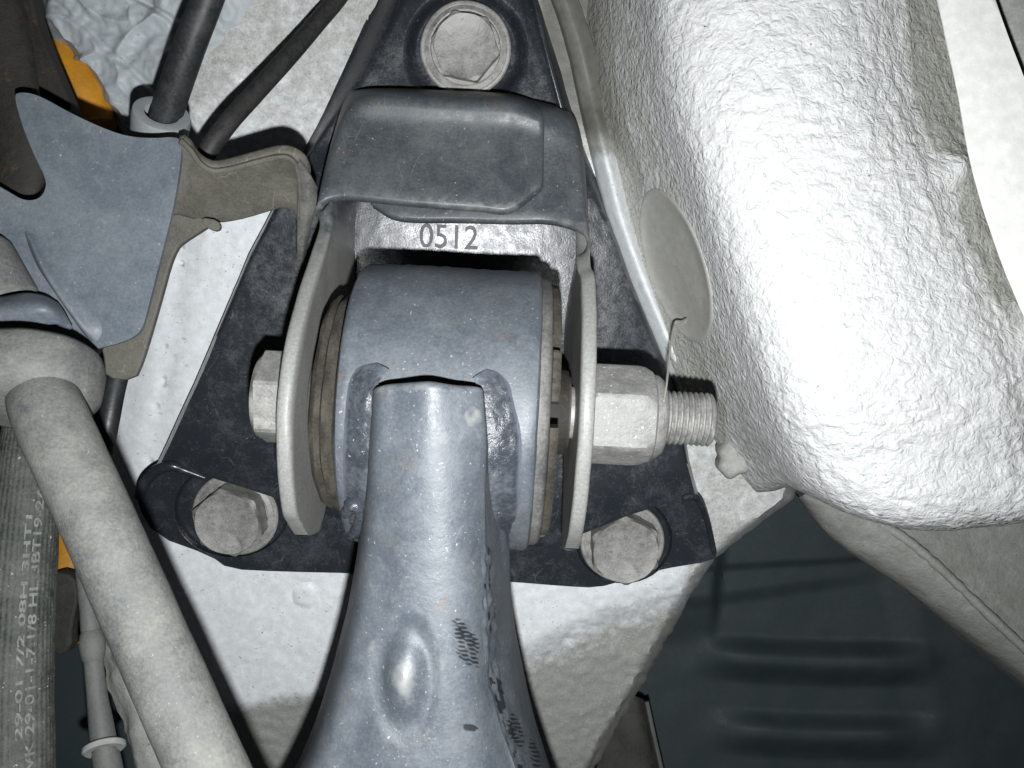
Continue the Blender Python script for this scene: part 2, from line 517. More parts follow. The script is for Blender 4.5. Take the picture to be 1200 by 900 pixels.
def body_dirt_and_tone(v):
    px, py = pix(v)
    k = py - fold_y(px)
    a = smooth(-10, 30, k) * 0.85
    a = max(a, smooth(585, 660, px) * 0.52 * smooth(610, 690, py))
    if k < 0: pass
    if px > 580: a = min(a, smooth(-25, 75, k) * 0.85)
    if 270 < py < 570 and px < 300:
        cx = interp([(150, 255), (290, 214), (420, 196), (530, 180), (640, 170)], py)
        g = max(smooth(4, 1.5, abs(px - cx - 6 * nz(v, 120))) * smooth(0.02, 0.25, nz(v, 330)), smooth(3, 1, abs(px - cx - 20 - 8 * nz(v, 90))) * smooth(0.22, 0.4, nz(v, 420)))
        if g > 0.15: return -0.42 * g
    if px < 460: a = max(a, 0.62 * smooth(340, 90, py))  # left part grows greyer towards the top
    a = max(a, smooth(785, 815, px) * 0.62 * smooth(430, 500, py))
    a = max(a, smooth(610, 640, px) * 1.7 * smooth(230, 130, py))
    return a
rows = []
for iy in range(301):
    py = -80 + iy * 1060 / 300
    x0, x1 = interp(XL, py), interp(XR, py)
    r = [P(x0 + 4, py, body_depth(x0, py) + 45)]
    for jx in range(121):
        px = x0 + (x1 - x0) * jx / 120
        edge = 9 * smooth(9, 0, px - x0) + 12 * smooth(14, 0, x1 - px)
        r.append(P(px, py, body_depth(px, py) + edge))
    r.append(P(x1 - 6, py - 4, body_depth(x1, py) + 60))
    rows.append(r)
o = obj("floor_panel", mesh_grid(rows, 0, body_disp, body_dirt_and_tone), M['body'], ub)

rows = []
for iy in range(221):
    py = -80 + iy * 250 / 220
    x0 = interp(XL, py) - 3
    x1 = interp([(-80, 430), (0, 330), (60, 275), (110, 232), (150, 190), (180, 165)], py)
    r = []
    for jx in range(181):
        px = x0 + (x1 - x0) * jx / 180
        w = smooth(x1 + 2, x1 - 70, px) * smooth(172, 120, py)
        e = P(px, py, body_depth(px, py))
        r.append(P(px, py, body_depth(px, py) - 2.2 * w + 1.5 * (1 - w) + 0.8 * nz(e, 160) + 14 * smooth(10, 0, px - x0)))
    rows.append(r)
obj("seam_sealer", mesh_grid(rows, 0, body_disp), M['sealer'], ub)

# bright folded lip right beside the mounting plate
lip = []
for py in (-80, 0, 60, 110, 140, 165, 200, 260, 330, 400, 440, 470):
    x = interp(PR, py) - 1
    d = PB(py, 9)
    k = 0.25 + 0.75 * smooth(110, 180, py)
    lip.append([(x - 5, py, d + 9), (x - 2, py, d + 2), (x + 4, py, d + 1 - 3.0 * k), (x + 11, py, d + 1 - 6.5 * k), (x + 15, py, d + 1 - 7 * k), (x + 20, py, d + 1 - 5 * k), (x + 29, py, d + 1)])
obj("folded_lip", sheet(lip, 3, 6, 0, lambda v: 0.2 * nz(v, 300), lambda v: 1.75 * smooth(205, 140, pix(v)[1])), M['body'], ub)

# spot-weld nub below the rail
nub = lathe(P(862, 540, 264), Vector((-0.2, -0.1, 1)), [(-8, 6.6), (-3, 6.2), (-1.5, 5.7), (-0.6, 5.0), (-0.1, 4.0), (0.0, 2.5), (-0.2, 0.02)], 40,
            lambda t, r, th: r * (1 + 0.12 * math.sin(3 * th) + 0.06 * math.sin(7 * th)))
obj("weld_nub", nub, M['dirtyrail'], ub, angle=85)

# ------------------------------------------------------------------ chassis rail with textured coating
rail = thing("chassis_rail", P(980, 300, 240), "broad white chassis rail with lumpy textured coating and rounded end", "chassis rail", kind='structure')
RW = [
 [(632, -70, 266), (684, -70, 256), (728, -70, 232), (768, -70, 208), (850, -70, 197), (950, -70, 194), (1018, -70, 198), (1054, -70, 205), (1110, -70, 213)],
 [(668, 100, 264), (705, 100, 254), (752, 100, 232), (796, 100, 208), (872, 100, 197), (975, 100, 194), (1034, 100, 198), (1070, 100, 205), (1132, 100, 213)],
 [(716, 222, 265), (748, 222, 254), (790, 218, 232), (830, 214, 208), (895, 210, 198), (1000, 205, 195), (1070, 202, 198), (1106, 198, 205), (1166, 190, 213)],
 [(758, 350, 267), (790, 350, 256), (832, 345, 232), (870, 340, 209), (932, 335, 199), (1030, 330, 196), (1116, 326, 199), (1152, 322, 205), (1206, 306, 212)],
 [(806, 468, 270), (838, 466, 257), (874, 463, 233), (907, 458, 211), (962, 455, 200), (1060, 450, 197), (1160, 442, 200), (1196, 432, 206), (1250, 410, 213)],
 [(852, 535, 272), (876, 532, 258), (902, 527, 236), (930, 522, 215), (985, 526, 204), (1075, 526, 201), (1180, 522, 204), (1222, 514, 210), (1275, 500, 222)],
 [(884, 574, 274), (902, 572, 262), (922, 568, 246), (950, 578, 227), (1002, 600, 215), (1082, 615, 211), (1190, 607, 212), (1234, 596, 216), (1285, 575, 226)],
 [(888, 574, 300), (906, 574, 296), (926, 570, 290), (954, 580, 272), (1004, 603, 258), (1083, 617, 255), (1190, 609, 258), (1235, 598, 262), (1285, 576, 270)],
]
def rail_disp(v):
    px, py = pix(v)
    d = (CAM_H - v.z) * 1000
    s = smooth(225, 203, d)
    q = Vector((v.x, v.y, v.z))
    w = Vector((nz(q, 120), nz(q, 120, 9), 0)) * 0.0012
    q2 = Vector((q.x * 0.72 - q.y * 0.15, q.y * 1.2, q.z))
    h = 0.34 * nz(q2 + w, 300) + 0.60 * nz(q2 + w * 1.4, 470, 4)
    h = h * (0.35 + 0.95 * s)
    h += 0.5 * nz(q, 60) * 0.4
    # sealer lumps on the far slope
    h += 2.6 * math.exp(-((px - 1112) ** 2 + (py - 196) ** 2) / 260) + 1.8 * math.exp(-((px - 1135) ** 2 + (py - 205) ** 2) / 700)
    if px > 1085: h += smooth(1085, 1110, px) * 0.5 * nz(q, 330)
    # dimple that the plug sits in
    return h
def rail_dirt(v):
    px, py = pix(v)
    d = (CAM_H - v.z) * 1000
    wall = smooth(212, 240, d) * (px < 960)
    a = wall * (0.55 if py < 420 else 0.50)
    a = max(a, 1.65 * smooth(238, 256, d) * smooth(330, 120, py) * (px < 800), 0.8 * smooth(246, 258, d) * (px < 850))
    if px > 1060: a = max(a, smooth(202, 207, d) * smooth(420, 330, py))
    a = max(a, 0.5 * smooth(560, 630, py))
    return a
obj("coated_skin", mesh_grid(grid_points(RW, 14, 22), 0, rail_disp, rail_dirt), M['rail'], rail)

# oval plug in the rail wall
from mathutils.bvhtree import BVHTree
_g = grid_points(RW, 6, 8)
_v = [p for r in _g for p in r]; _w = len(_g[0])
_f = [(i * _w + j, i * _w + j + 1, (i + 1) * _w + j + 1, (i + 1) * _w + j) for i in range(len(_g) - 1) for j in range(_w - 1)]
wall_tree = BVHTree.FromPolygons(_v, _f)
LENS = Vector((0, 0, CAM_H))
def wall_pt(px, py, lift):
    hit = wall_tree.ray_cast(LENS, (P(px, py, 300) - LENS).normalized())
    n = hit[1] if hit[1].z > 0 else -hit[1]
    return hit[0] + n * lift * 0.001
pc = wall_pt(793, 311, 0)
bm = bmesh.new()
rings = []
ca, sa = math.cos(math.atan2(180, 58)), math.sin(math.atan2(180, 58))
for rr, hh in ((1.0, -2.5), (1.0, 0.0), (0.985, 0.22), (0.95, 0.28), (0.92, 0.12), (0.7, 0.1), (0.35, 0.1), (0.02, 0.1)):
    ring = []
    for k in range(56):
        t = 2 * math.pi * k / 56
        u, w = 94 * rr * math.cos(t), 33 * rr * math.sin(t)
        ring.append(bm.verts.new(wall_pt(793 + u * ca - w * sa, 311 + u * sa + w * ca, hh + 0.25)))
    rings.append(ring)
for r0, r1 in zip(rings, rings[1:]):
    for k in range(56): bm.faces.new((r0[k], r0[(k + 1) % 56], r1[(k + 1) % 56], r1[k]))
bmesh.ops.recalc_face_normals(bm, faces=bm.faces)
plug_o = obj("oval_plug", bm, M['plug'], loc=pc)
tag(plug_o, "grey oval plug pressed into the side of the white chassis rail", "plug")

# outer white flange at the far right
FW = []
for py, xa, xb in [(-70, 1086, 1142), (0, 1098, 1166), (110, 1122, 1206), (200, 1140, 1240), (300, 1172, 1280), (380, 1206, 1320), (470, 1250, 1370)]:
    FW.append([(xa + 2, py, 214), (xa, py, 191), (xa + 8, py, 188), (xb - 6, py, 188), (xb, py, 190), (xb - 2, py, 206)])
obj("outer_flange", sheet(FW, 3, 4, 0, lambda v: 0.25 * nz(v, 200)), M['flange_white'], rail)
FD = []
for py, xa in [(-70, 1140), (0, 1164), (110, 1204), (220, 1250)]:
    FD.append([(xa - 6, py, 215), (xa + 40, py, 212), (xa + 120, py, 214)])
obj("outer_skin", sheet(FD, 4, 4, 0, lambda v: 0.4 * nz(v, 300)), M['dirtyrail'], rail)

# lower rail that runs away beneath the rounded end
lower = thing("lower_rail", P(1100, 700, 300), "dirty grey rail with a folded seam running below the white chassis rail", "rail", kind='structure')
LW = [
 [(928, 570, 330), (936, 582, 300), (952, 576, 290), (990, 580, 292), (1060, 590, 296), (1150, 585, 300)],
 [(972, 628, 332), (980, 632, 302), (1006, 612, 291), (1050, 618, 292), (1110, 612, 296), (1190, 600, 300)],
 [(1050, 684, 334), (1056, 684, 304), (1086, 668, 292), (1106, 650, 293), (1160, 640, 297), (1230, 630, 300)],
 [(1120, 742, 336), (1126, 738, 306), (1150, 724, 294), (1166, 706, 294), (1210, 690, 298), (1270, 670, 302)],
 [(1200, 808, 338), (1206, 800, 308), (1226, 784, 296), (1236, 766, 295), (1280, 740, 300), (1330, 720, 304)],
 [(1262, 862, 340), (1268, 852, 310), (1290, 836, 298), (1300, 816, 296), (1350, 790, 302), (1400, 770, 306)],
]
obj("rail_wall", sheet(LW, 8, 10, 0, lambda v: 0.6 * nz(v, 250) + 0.3 * nz(v, 600)), M['dirtyrail'], lower)
SB = [(1006, 600, 294), (1056, 628, 291), (1100, 664, 291), (1150, 712, 291), (1210, 768, 292), (1290, 840, 294)]
obj("seam_bead", tube(SB, 1.7, 10, 8, lambda p, th, i: 0.5 * nz(p, 400)), M['dirtyrail'], lower)

# ------------------------------------------------------------------ dark floor pan seen through the gaps
pan = tag(bpy.data.objects.new("floor_pan", None), "dark floor pan with pressed ribs deep behind the arm", None, None, 'structure')
COL.objects.link(pan); pan.location = P(950, 760, 430); WLOC[pan.name] = pan.location.copy()
def pan_depth(px, py):
    d = 440 - 0.02 * (py - 600)
    bow = 0.00035 * (px - 960) ** 2
    d -= 12 * smooth(30, 2, abs(py - 776 - 0.03 * (px - 950) + bow * .6)) * smooth(800, 880, px) * smooth(1120, 1030, px)
    d -= 10 * smooth(30, 2, abs(py - 862 - 0.03 * (px - 950) + bow * .7)) * smooth(815, 900, px) * smooth(1120, 1030, px)
    d -= 4 * smooth(10, 0, py - (660 - 0.06 * (px - 850)))
    d += 4 * smooth(-9, 9, py - (700 - 0.14 * (px - 860))) * smooth(1060, 940, px)
    d -= 5 * smooth(1030, 1080, px - 0.2 * (py - 700))
    d -= 10 * smooth(848, 834, px + 0.1 * (py - 680)) * smooth(760, 700, py)
    return d
rows = []
for iy in range(181):
    py = 520 + iy * 2.5
    rows.append([P(640 + k * 4, py, pan_depth(640 + k * 4, py)) for k in range(181)])
obj("pressed_floor", mesh_grid(rows, 0, lambda v: 0.4 * nz(v, 80)), M['floor'], pan)
rows = [[(-140, 420, 430), (40, 420, 426), (330, 420, 424)], [(-140, 700, 420), (60, 700, 416), (330, 700, 415)], [(-140, 1000, 410), (60, 1000, 405), (330, 1000, 405)]]
obj("inner_panel", sheet(rows, 4, 4, 0, lambda v: 0.6 * nz(v, 60)), M['floor'], pan)
rows = [[(-160, -140, 380), (60, -140, 376), (260, -140, 374)], [(-160, 150, 380), (60, 150, 376), (260, 150, 374)], [(-160, 460, 400), (60, 460, 400), (260, 460, 400)]]
obj("upper_panel", sheet(rows, 4, 4, 0, lambda v: 0.6 * nz(v, 60)), M['deep'], pan)
# dirty bracket low beside the opening
t1 = thing("inner_bracket", P(735, 880, 372), "dirty dark bracket just below the pale box section beside the floor opening", "bracket", kind='structure')
B3 = [[(716, 836, 376), (742, 818, 374), (756, 822, 378)], [(700, 900, 374), (752, 880, 370), (770, 884, 376)], [(690, 980, 374), (770, 980, 370), (786, 980, 376)]]
obj("bracket_web", sheet(B3, 6, 8, 3.0, lambda v: 1.2 * nz(v, 160) + 0.8 * nz(v, 400)), M['deep'], t1)
obj("bracket_edge", tube([(758, 822, 374), (766, 860, 372), (776, 905, 371), (790, 980, 371)], 1.0, 8, 6), M['pipe'], t1)

# ------------------------------------------------------------------ mounting bracket
mb = thing("mounting_bracket", P(505, 420, 262), "black triangular steel bracket with folded ears bolted to the pale underbody", "bracket")

def shell_ybot(x):
    return interp([(150, 575), (172, 558), (185, 549), (198, 545), (212, 548), (326, 584), (420, 614), (560, 640), (640, 640), (690, 622), (738, 603), (800, 583), (812, 581), (822, 586), (835, 600)], x)
def shell_depth(px, py, x0, x1):
    d = PB(py, 0) + 6.0 * smooth(236, 165, py)
    wl_ = interp([(-80, 44), (80, 36), (150, 16), (220, 4), (600, 4)], py)
    wr_ = interp([(-80, 46), (60, 44), (160, 26), (260, 5), (600, 5)], py)
    d += 9 * smooth(wl_, 0, px - x0) ** 1.4
    d += 13 * smooth(wr_, 0, x1 - px) ** 1.4
    d += 0.05 * (px - 525) / FPX * 255 * smooth(640, 420, py)
    r = math.hypot(px - 546, (py - 60))
    d += 3.6 * smooth(74, 58, r)
    return d
rows = []
NT = 150
for iy in range(141):
    s = iy / 140
    r = []
    for jx in range(NT + 1):
        t = jx / NT
        px = 164 + (828 - 164) * t
        for _ in range(8):
            py = -80 + (shell_ybot(px) + 80) * s
            x0, x1 = interp(PL, py), interp(PR, py)
            yb = shell_ybot(px)
            xe0, xe1 = interp(PL, yb), interp(PR, yb)
            px = px * 0.4 + 0.6 * (xe0 + (xe1 - xe0) * t)
        py = -80 + (shell_ybot(px) + 80) * s
        x0, x1 = interp(PL, py), interp(PR, py)
        px = x0 + (x1 - x0) * t
        d = shell_depth(px, py, x0, x1)
        d += 7 * smooth(0.93, 1.0, s) ** 2 * 0.25
        r.append(P(px, py, d))
    rows.append(r)
obj("base_plate", mesh_grid(rows, 1.5, lambda v: 0.22 * nz(v, 70) + 0.05 * nz(v, 400)), M['plate'], mb, angle=60)

def hole(cx, cy, rx, ry, n=40, rot=0.0):
    out = []
    for k in range(n):
        a = 2 * math.pi * k / n
        x, y = rx * math.cos(a), ry * math.sin(a)
        out.append((cx + x * math.cos(rot) - y * math.sin(rot), cy + x * math.sin(rot) + y * math.cos(rot)))
    return out
FOOT = [(164, 568), (160, 592), (182, 628), (246, 651), (268, 667), (330, 670), (420, 672), (560, 680), (600, 682), (660, 687), (700, 689), (732, 680), (770, 668), (838, 657), (840, 648), (826, 596), (812, 578), (760, 560), (600, 560), (300, 540), (190, 536)]
fh = [hole(272, 597, 68, 56), hole(731, 632, 57, 51)]
obj("foot_flange", plate(FOOT, lambda x, y: PB(y, 9), 3.0, fh, 1), M['plate'], mb, bevel=0.6)
for (cx, cy, rx, ry) in ((272, 597, 68, 56), (731, 632, 57, 51)):
    bm = bmesh.new()
    rings = []
    for f, off in ((1.015, 9.4), (1.0, 10.0), (0.97, 12.4), (0.93, 13.0), (0.30, 13.0)):
        rings.append([bm.verts.new(P(x, y, PB(y, off))) for x, y in hole(cx, cy, rx * f, ry * f, 40)])
    for r0, r1 in zip(rings, rings[1:]):
        for k in range(40): bm.faces.new((r0[k], r0[(k + 1) % 40], r1[(k + 1) % 40], r1[k]))
    bmesh.ops.recalc_face_normals(bm, faces=bm.faces)
    obj("bolt_recess", bm, M['plate'], mb)
obj("rim_bead", tube([(612, -60, PB(-60, 1.6)), (626, 0, PB(0, 1.6)), (640, 60, PB(60, 1.8)), (656, 120, PB(120, 3)), (668, 160, PB(160, 4))], 0.9, 10, 6), M['plate'], mb)
# rolled rims at the two lower corners
obj("corner_rim", tube([(163, 582, PB(582, 6)), (170, 564, PB(564, 2)), (184, 551, PB(551, 0)), (200, 546, PB(546, -1)), (216, 551, PB(551, 0)), (240, 560, PB(560, 1))], [1.6, 2.0, 2.0, 1.8, 1.4, 0.8], 10, 6), M['plate'], mb)
obj("corner_rim", tube([(800, 584, PB(584, 0)), (812, 582, PB(582, 1)), (820, 588, PB(588, 3)), (829, 612, PB(612, 6)), (837, 648, PB(648, 8))], [0.9, 1.2, 1.2, 1.0, 0.9], 10, 6), M['plate'], mb)

# stamped number
tb = text_mesh("0512", 10.6, 0.22, -0.03)
for v_ in tb.verts:
    v_.co.x += 0.00016 * noise.noise(v_.co * 900); v_.co.y += 0.00016 * noise.noise(v_.co * 900 + Vector((7, 3, 1)))
cx, cy = 526, 279
ctr = P(cx, cy, PB(cy, 0) - 0.25)
ex = (P(cx + 10, cy + 0.5, PB(cy + 0.5, 0)) - P(cx, cy, PB(cy, 0))).normalized()
ey = (P(cx, cy - 10, PB(cy - 10, 0)) - P(cx, cy, PB(cy, 0))); ey = (ey - ex * ey.dot(ex)).normalized()
ez = ex.cross(ey)
bmesh.ops.transform(tb, verts=tb.verts, matrix=Matrix(((ex.x * 0.9, ey.x, ez.x, ctr.x), (ex.y * 0.9, ey.y, ez.y, ctr.y), (ex.z * 0.9, ey.z, ez.z, ctr.z), (0, 0, 0, 1))))
obj("stamped_number", tb, M['stamp'], mb)

# pivot axis frame
O = P(510, 475, 212)
A = Vector((math.cos(R(3)), -math.sin(R(3)), 0))
def ax(a, py, d):
    """point of the plane a mm along the pivot axis, at image row py and depth d"""
    y = -(py - 450) / FPX * d * 0.001
    z = CAM_H - d * 0.001
    x = O.x + (a * 0.001 - (y - O.y) * A.y) / A.x
    return Vector((x, y, z))

EAR = [(626, 212, 621), (612, 204, 608), (596, 198.5, 596), (540, 192, 556), (470, 190, 500), (400, 194, 430), (330, 206, 360), (285, 217, 290)]
def ear_rows(a, flare=0.0):
    out = []
    for fy, fd, by in EAR:
        db = min(PB(by, -1), interp([(440, 300), (500, 248), (556, 237), (596, 232), (608, 229), (621, 225)], by))
        out.append([ax(a, fy, fd), ax(a, fy + (by - fy) * .3, fd + (db - fd) * .33), ax(a, fy + (by - fy) * .66, fd + (db - fd) * .66), ax(a, by, db)])
    return out
# left stamping: ear and the upper layer of the bridge
LR = ear_rows(-35.3)
LR = LR[:7]
LR += [
 [ax(-35.3, 290, 216), ax(-35.2, 284, 228), ax(-35.1, 277, 239), ax(-35, 270, 250)],
 [ax(-35.2, 262, 221), ax(-35.1, 247, 231), ax(-34.9, 231, 241), ax(-34.6, 215, 250)],
 [(370, 245, 224.3), (379, 208, 232), (387, 180, 241), (393, 160, 250)],
 [(380, 232, 225.3), (391, 166, 231), (402, 126, 238), (407, 110, 251)],
 [(402, 227, 225.5), (406, 152, 230), (418, 113, 232), (422, 104, 254)],
 [(440, 230, 225), (448, 150, 230), (452, 110, 230.5), (452, 102, 256)],
 [(500, 236, 225), (500, 155, 230), (502, 112, 230.5), (502, 104, 256)],
 [(560, 240, 225), (560, 158, 230), (562, 115, 230.5), (562, 107, 256)],
 [(598, 242, 225), (600, 160, 230), (600, 118, 230.5), (600, 110, 256)],
 [(633, 215, 226), (634, 165, 230), (634, 129, 231), (634, 121, 256)],
]
def ear_dirt(v):
    px, py = pix(v)
    return 0.0
def bridge_disp(v):
    px, py = pix(v)
    h = 0.15 * nz(v, 90)
    for (cx, cy, rr) in ((498, 193, 27), (574, 140, 24)):
        r = math.hypot(px - cx, (py - cy) * 1.5)
        h -= 0.35 * smooth(4.0, 0, abs(r - rr)) * (1 if py > cy - 4 else 0.1)
    return h
def stamping(name, rows, disp, ref):
    G = grid_points(rows, 6, 8)
    N = grid_normals(G)
    flip = N[ref][len(G[0]) // 2].z < 0
    def dd(v):
        px, py = pix(v)
        dep = (CAM_H - v.z) * 1000
        return max(smooth(215, 330, py) * 0.95, 0.42 * smooth(228, 238, py) * smooth(230, 225.5, dep))
    obj(name, mesh_grid(G, 3.6, disp, dd, flip, soft=22), M['bracket'], mb, angle=60)
stamping("ear_plate", LR, bridge_disp, -20)
RR = [
 [(436, 236, 231), (440, 170, 236), (442, 130, 240), (444, 112, 254)],
 [(468, 252, 230), (470, 170, 235), (470, 122, 237), (472, 110, 254)],
 [(540, 254, 230), (540, 170, 235), (540, 122, 237), (540, 110, 254)],
 [(600, 256, 229.5), (604, 175, 233), (604, 124, 234.5), (604, 114, 254)],
 [(636, 256, 229), (640, 180, 232), (644, 131, 233), (644, 122, 254)],
 [(658, 259, 228), (660, 186, 232), (660, 137, 234), (660, 128, 254)],
 [(674, 265, 226.5), (675, 200, 231), (675, 150, 236), (674, 140, 254)],
 [(684, 273, 224), (685, 232, 230), (685, 196, 238), (684, 180, 252)],
 [(691, 290, 219), (690, 270, 229), (689, 252, 239), (688, 240, 250)],
 [(692, 312, 212), (691, 307, 224), (690, 300, 236), (690, 294, 250)],
]
er = ear_rows(39.9)
er[0] = [ax(39.9, 643, 213), ax(39.9, 643, 218), ax(39.9, 642, 223), ax(39.9, 640, 228)]
er[1] = [ax(39.9, 626, 204), ax(39.9, 626, 213), ax(39.9, 625, 222), ax(39.9, 624, 230)]
er[2] = [ax(39.9, 600, 198), ax(39.9, 600, 210), ax(39.9, 600, 222), ax(39.9, 600, 233)]
stamping("ear_plate", er[:7] + RR[::-1], lambda v: 0.15 * nz(v, 90), -20)

# ------------------------------------------------------------------ bolts of the mounting bracket
PN = Vector((0, -math.sin(R(11.3)), math.cos(R(11.3))))
def flange_bolt(cx, cy, off, rf, rh, hh, rot, label, tilt=Vector((0, 0, 0))):
    d = PB(cy, off)
    c = P(cx, cy, d)
    k = d / FPX
    rf, rh = rf * k, rh * k
    n = (PN + tilt).normalized()
    b = thing("flange_bolt", c, label, "bolt", "bolts holding the black bracket")
    obj("flange", lathe(c, n, [(-3, rf * .9), (0, rf), (1.1, rf), (1.5, rf * .97), (1.55, rf * .92), (1.4, rf * .90), (2.0, rf * .80), (1.9, rf * .77), (0.9, rf * .755), (0.9, rf * .3)], 64,
                        lambda t, r, th: r * (1 + 0.004 * math.sin(5 * th))), M['zinc'], b, angle=30)
    ap = rh * 0.9
    hb = lathe(c, n, [(0.4, rh * 1.3), (hh * .72 + 2.2, rh * 1.3), (hh * .86 + 2.2, rh * 1.06), (hh + 2.2, rh * 0.90), (hh + 1.9, rh * .80), (hh + 1.2, rh * .45), (hh + 1.1, 0.02)], 72,
               lambda t, r, th: min(r, hexr(ap, th, rot)) + 0.05 * math.sin(9 * th + t), cap=False)
    obj("hex_head", hb, M['zinc'], b, angle=28)
    return b
b_top = flange_bolt(546, 58, 7.5, 53, 39, 3.4, 0.32, "round flanged bolt head above the ears near the upper edge")
b_left = flange_bolt(277, 602, 11.6, 50, 40, 8.0, 0.15, "flanged bolt head in the lower pocket between the slanting link rod and the arm")
b_right = flange_bolt(729, 634, 11.6, 49, 41, 8.0, 0.05, "flanged bolt head in the lower pocket below the big nut")
# mark on top of the first bolt head
obj("head_mark", text_mesh("8.8", 4.0, 0.05), M['zinc'], None) if False else None

# ------------------------------------------------------------------ pivot bolt and nut
pb_c = O + A * (-0.0353)
pb = thing("pivot_bolt", O + A * -0.041, "long pivot bolt passing through both ears with threaded end showing", "bolt")
hb = lathe(pb_c, -A, [(0.0, 13.5), (7.6, 13.5), (9.2, 12.4), (10.4, 10.6), (10.4, 5), (10.2, 0.02)], 72, lambda t, r, th: min(r, hexr(11.0, th, 0.3)), cap=False)
obj("hex_head", hb, M['zinc'], pb, angle=25)
obj("shank", lathe(O, A, [(-36, 6.9), (56, 6.9)], 32), M['zinc'], pb)
pitch = 1.45
prof = []
t = 53.0
while t < 72.4:
    prof.append((t, 6.9)); t += pitch / 6
prof += [(72.8, 6.4), (73.2, 5.4), (73.2, 0.02)]
def thr(t, r, th):
    if t > 72.3: return r
    ph = ((t / pitch) + th / (2 * math.pi)) % 1.0
    tri = abs(ph * 2 - 1)
    return 6.15 + 0.95 * min(1, max(0, tri * 1.4 - 0.1))
obj("thread", lathe(O, A, prof, 48, thr, cap=False), M['zinc'], pb, angle=60)
nut = thing("lock_nut", O + A * 0.0405, "large hexagonal nut with round collar on the threaded bolt end", "nut")
hn = lathe(O, A, [(40.0, 12.6), (41.0, 13.0), (41.3, 20)] + [(52.6, 20), (54.6, 13.0), (56.4, 12.0), (57.0, 11.2)], 72, lambda t, r, th: min(r, hexr(11.7, th, math.pi / 6 + 0.12)), cap=False)
obj("hex_body", hn, M['zinc_bright'], nut, angle=25)
obj("collar", lathe(O, A, [(56.2, 11.3), (58.2, 11.0), (59.6, 9.9), (60.2, 8.4), (60.2, 6.6)], 48, cap=False), M['zinc'], nut, angle=40)

# ------------------------------------------------------------------ control arm with its bush
arm = thing("control_arm", P(500, 640, 205), "blue-grey pressed steel arm with a wide cylindrical bush sleeve between the ears", "suspension arm")
RS = 36.2
def sleeve_r(t, r, th):
    p = O + A * (t * 0.001)
    return r + 0.12 * math.sin(3 * th + t * .2) + 0.10 * math.sin(t * 1.3 + 5 * th)
sl = lathe(O, A, [(-18.6, 29.5), (-18.9, 34.8), (-18.3, 35.8), (-17.2, RS)] + [(-16 + k * 1.95, RS) for k in range(21)] + [(24.6, RS), (25.6, 35.8), (26.2, 34.8), (26.2, 29.5)], 160, sleeve_r, cap=False)
obj("bush_sleeve", sl, M['arm'], arm, angle=35)
obj("sleeve_rim", lathe(O, A, [(26.0, 34.8), (27.6, 34.7), (28.3, 34.2), (28.8, 33.2), (28.8, 30.0)], 160, lambda t, r, th: r + 0.22 * noise.noise(Vector((t * .5, 6 * math.cos(th), 6 * math.sin(th)))), cap=False), M['rim'], arm)
# rubber bush
bush = lathe(O, A, [(-26.6, 12), (-26.6, 25.0), (-26.2, 27.2), (-25.0, 28.2), (-23.9, 27.0), (-23.2, 28.4), (-21.8, 28.8), (-20.8, 27.8), (-19.8, 29.0), (-18.0, 29.6)], 96,
             lambda t, r, th: r + (0.5 * math.sin(2 * th + 0.6) + 0.3 * math.sin(5 * th) + 0.25 * math.sin(13 * th + t) if r > 20 else 0), cap=False)
obj("rubber_bush", bush, M['rubber'], arm)
bush2 = lathe(O, A, [(24.0, 31), (26.6, 30.6), (27.2, 27.0), (27.2, 24), (27.8, 19.0), (28.4, 12), (34.6, 11.0), (34.6, 7)], 96, cap=False)
obj("rubber_bush", bush2, M['strap'], arm)
for a0, a1 in ((-1.75, -0.60), (-0.47, -0.10), (0.08, 1.20), (1.5, 2.5)):
    lb = bmesh.new()
    a_, u_, w_ = frame_from(A)
    rr_ = []
    for (t, r) in ((28.6, 26), (28.6, 32.2), (29.0, 33.0), (30.2, 32.8), (30.9, 32.0), (30.9, 26)):
        rr_.append([lb.verts.new(O + A * (t * .001) + (u_ * math.cos(a0 + (a1 - a0) * k / 18) + w_ * math.sin(a0 + (a1 - a0) * k / 18)) * (r + 0.25 * math.sin(k * 1.7)) * .001) for k in range(19)])
    for r0, r1 in zip(rr_, rr_[1:]):
        for k in range(18): lb.faces.new((r0[k], r0[k + 1], r1[k + 1], r1[k]))
    lb.faces.new([r[0] for r in rr_]); lb.faces.new([r[-1] for r in rr_][::-1])
    bmesh.ops.recalc_face_normals(lb, faces=lb.faces)
    obj("bush_lug", lb, M['rubber'], arm)
obj("inner_sleeve", lathe(O, A, [(-30.6, 6.9), (-30.6, 12.5), (26, 12.5), (27, 9.5), (35.2, 9.5), (35.2, 6.9)], 48, cap=False), M['rubber'], arm)

# the arm's pressed body
AR = [   # py, left edge, left shoulder, centre-left, centre, centre-right, right shoulder, fold, side, right edge
 (458, 437, 440, 466, 502, 536, 562, 567, 568, 569),
 (520, 432, 436, 464, 502, 540, 566, 571, 574, 576),
 (580, 428, 433, 462, 502, 541, 565, 570, 580, 588),
 (640, 420, 426, 458, 500, 541, 566, 571, 586, 597),
 (700, 410, 417, 453, 498, 543, 569, 574, 588, 599),
 (750, 398, 407, 447, 495, 543, 570, 574, 594, 606),
 (800, 384, 395, 440, 493, 546, 573, 578, 604, 616),
 (850, 368, 380, 430, 491, 550, 582, 590, 618, 629),
 (900, 346, 360, 418, 488, 556, 598, 609, 636, 645),
 (970, 312, 328, 400, 484, 566, 622, 636, 662, 670),
]
def arm_d(py):
    return interp([(458, 164.5), (520, 165), (640, 166), (760, 166), (900, 165), (980, 165)], py)
rows = []
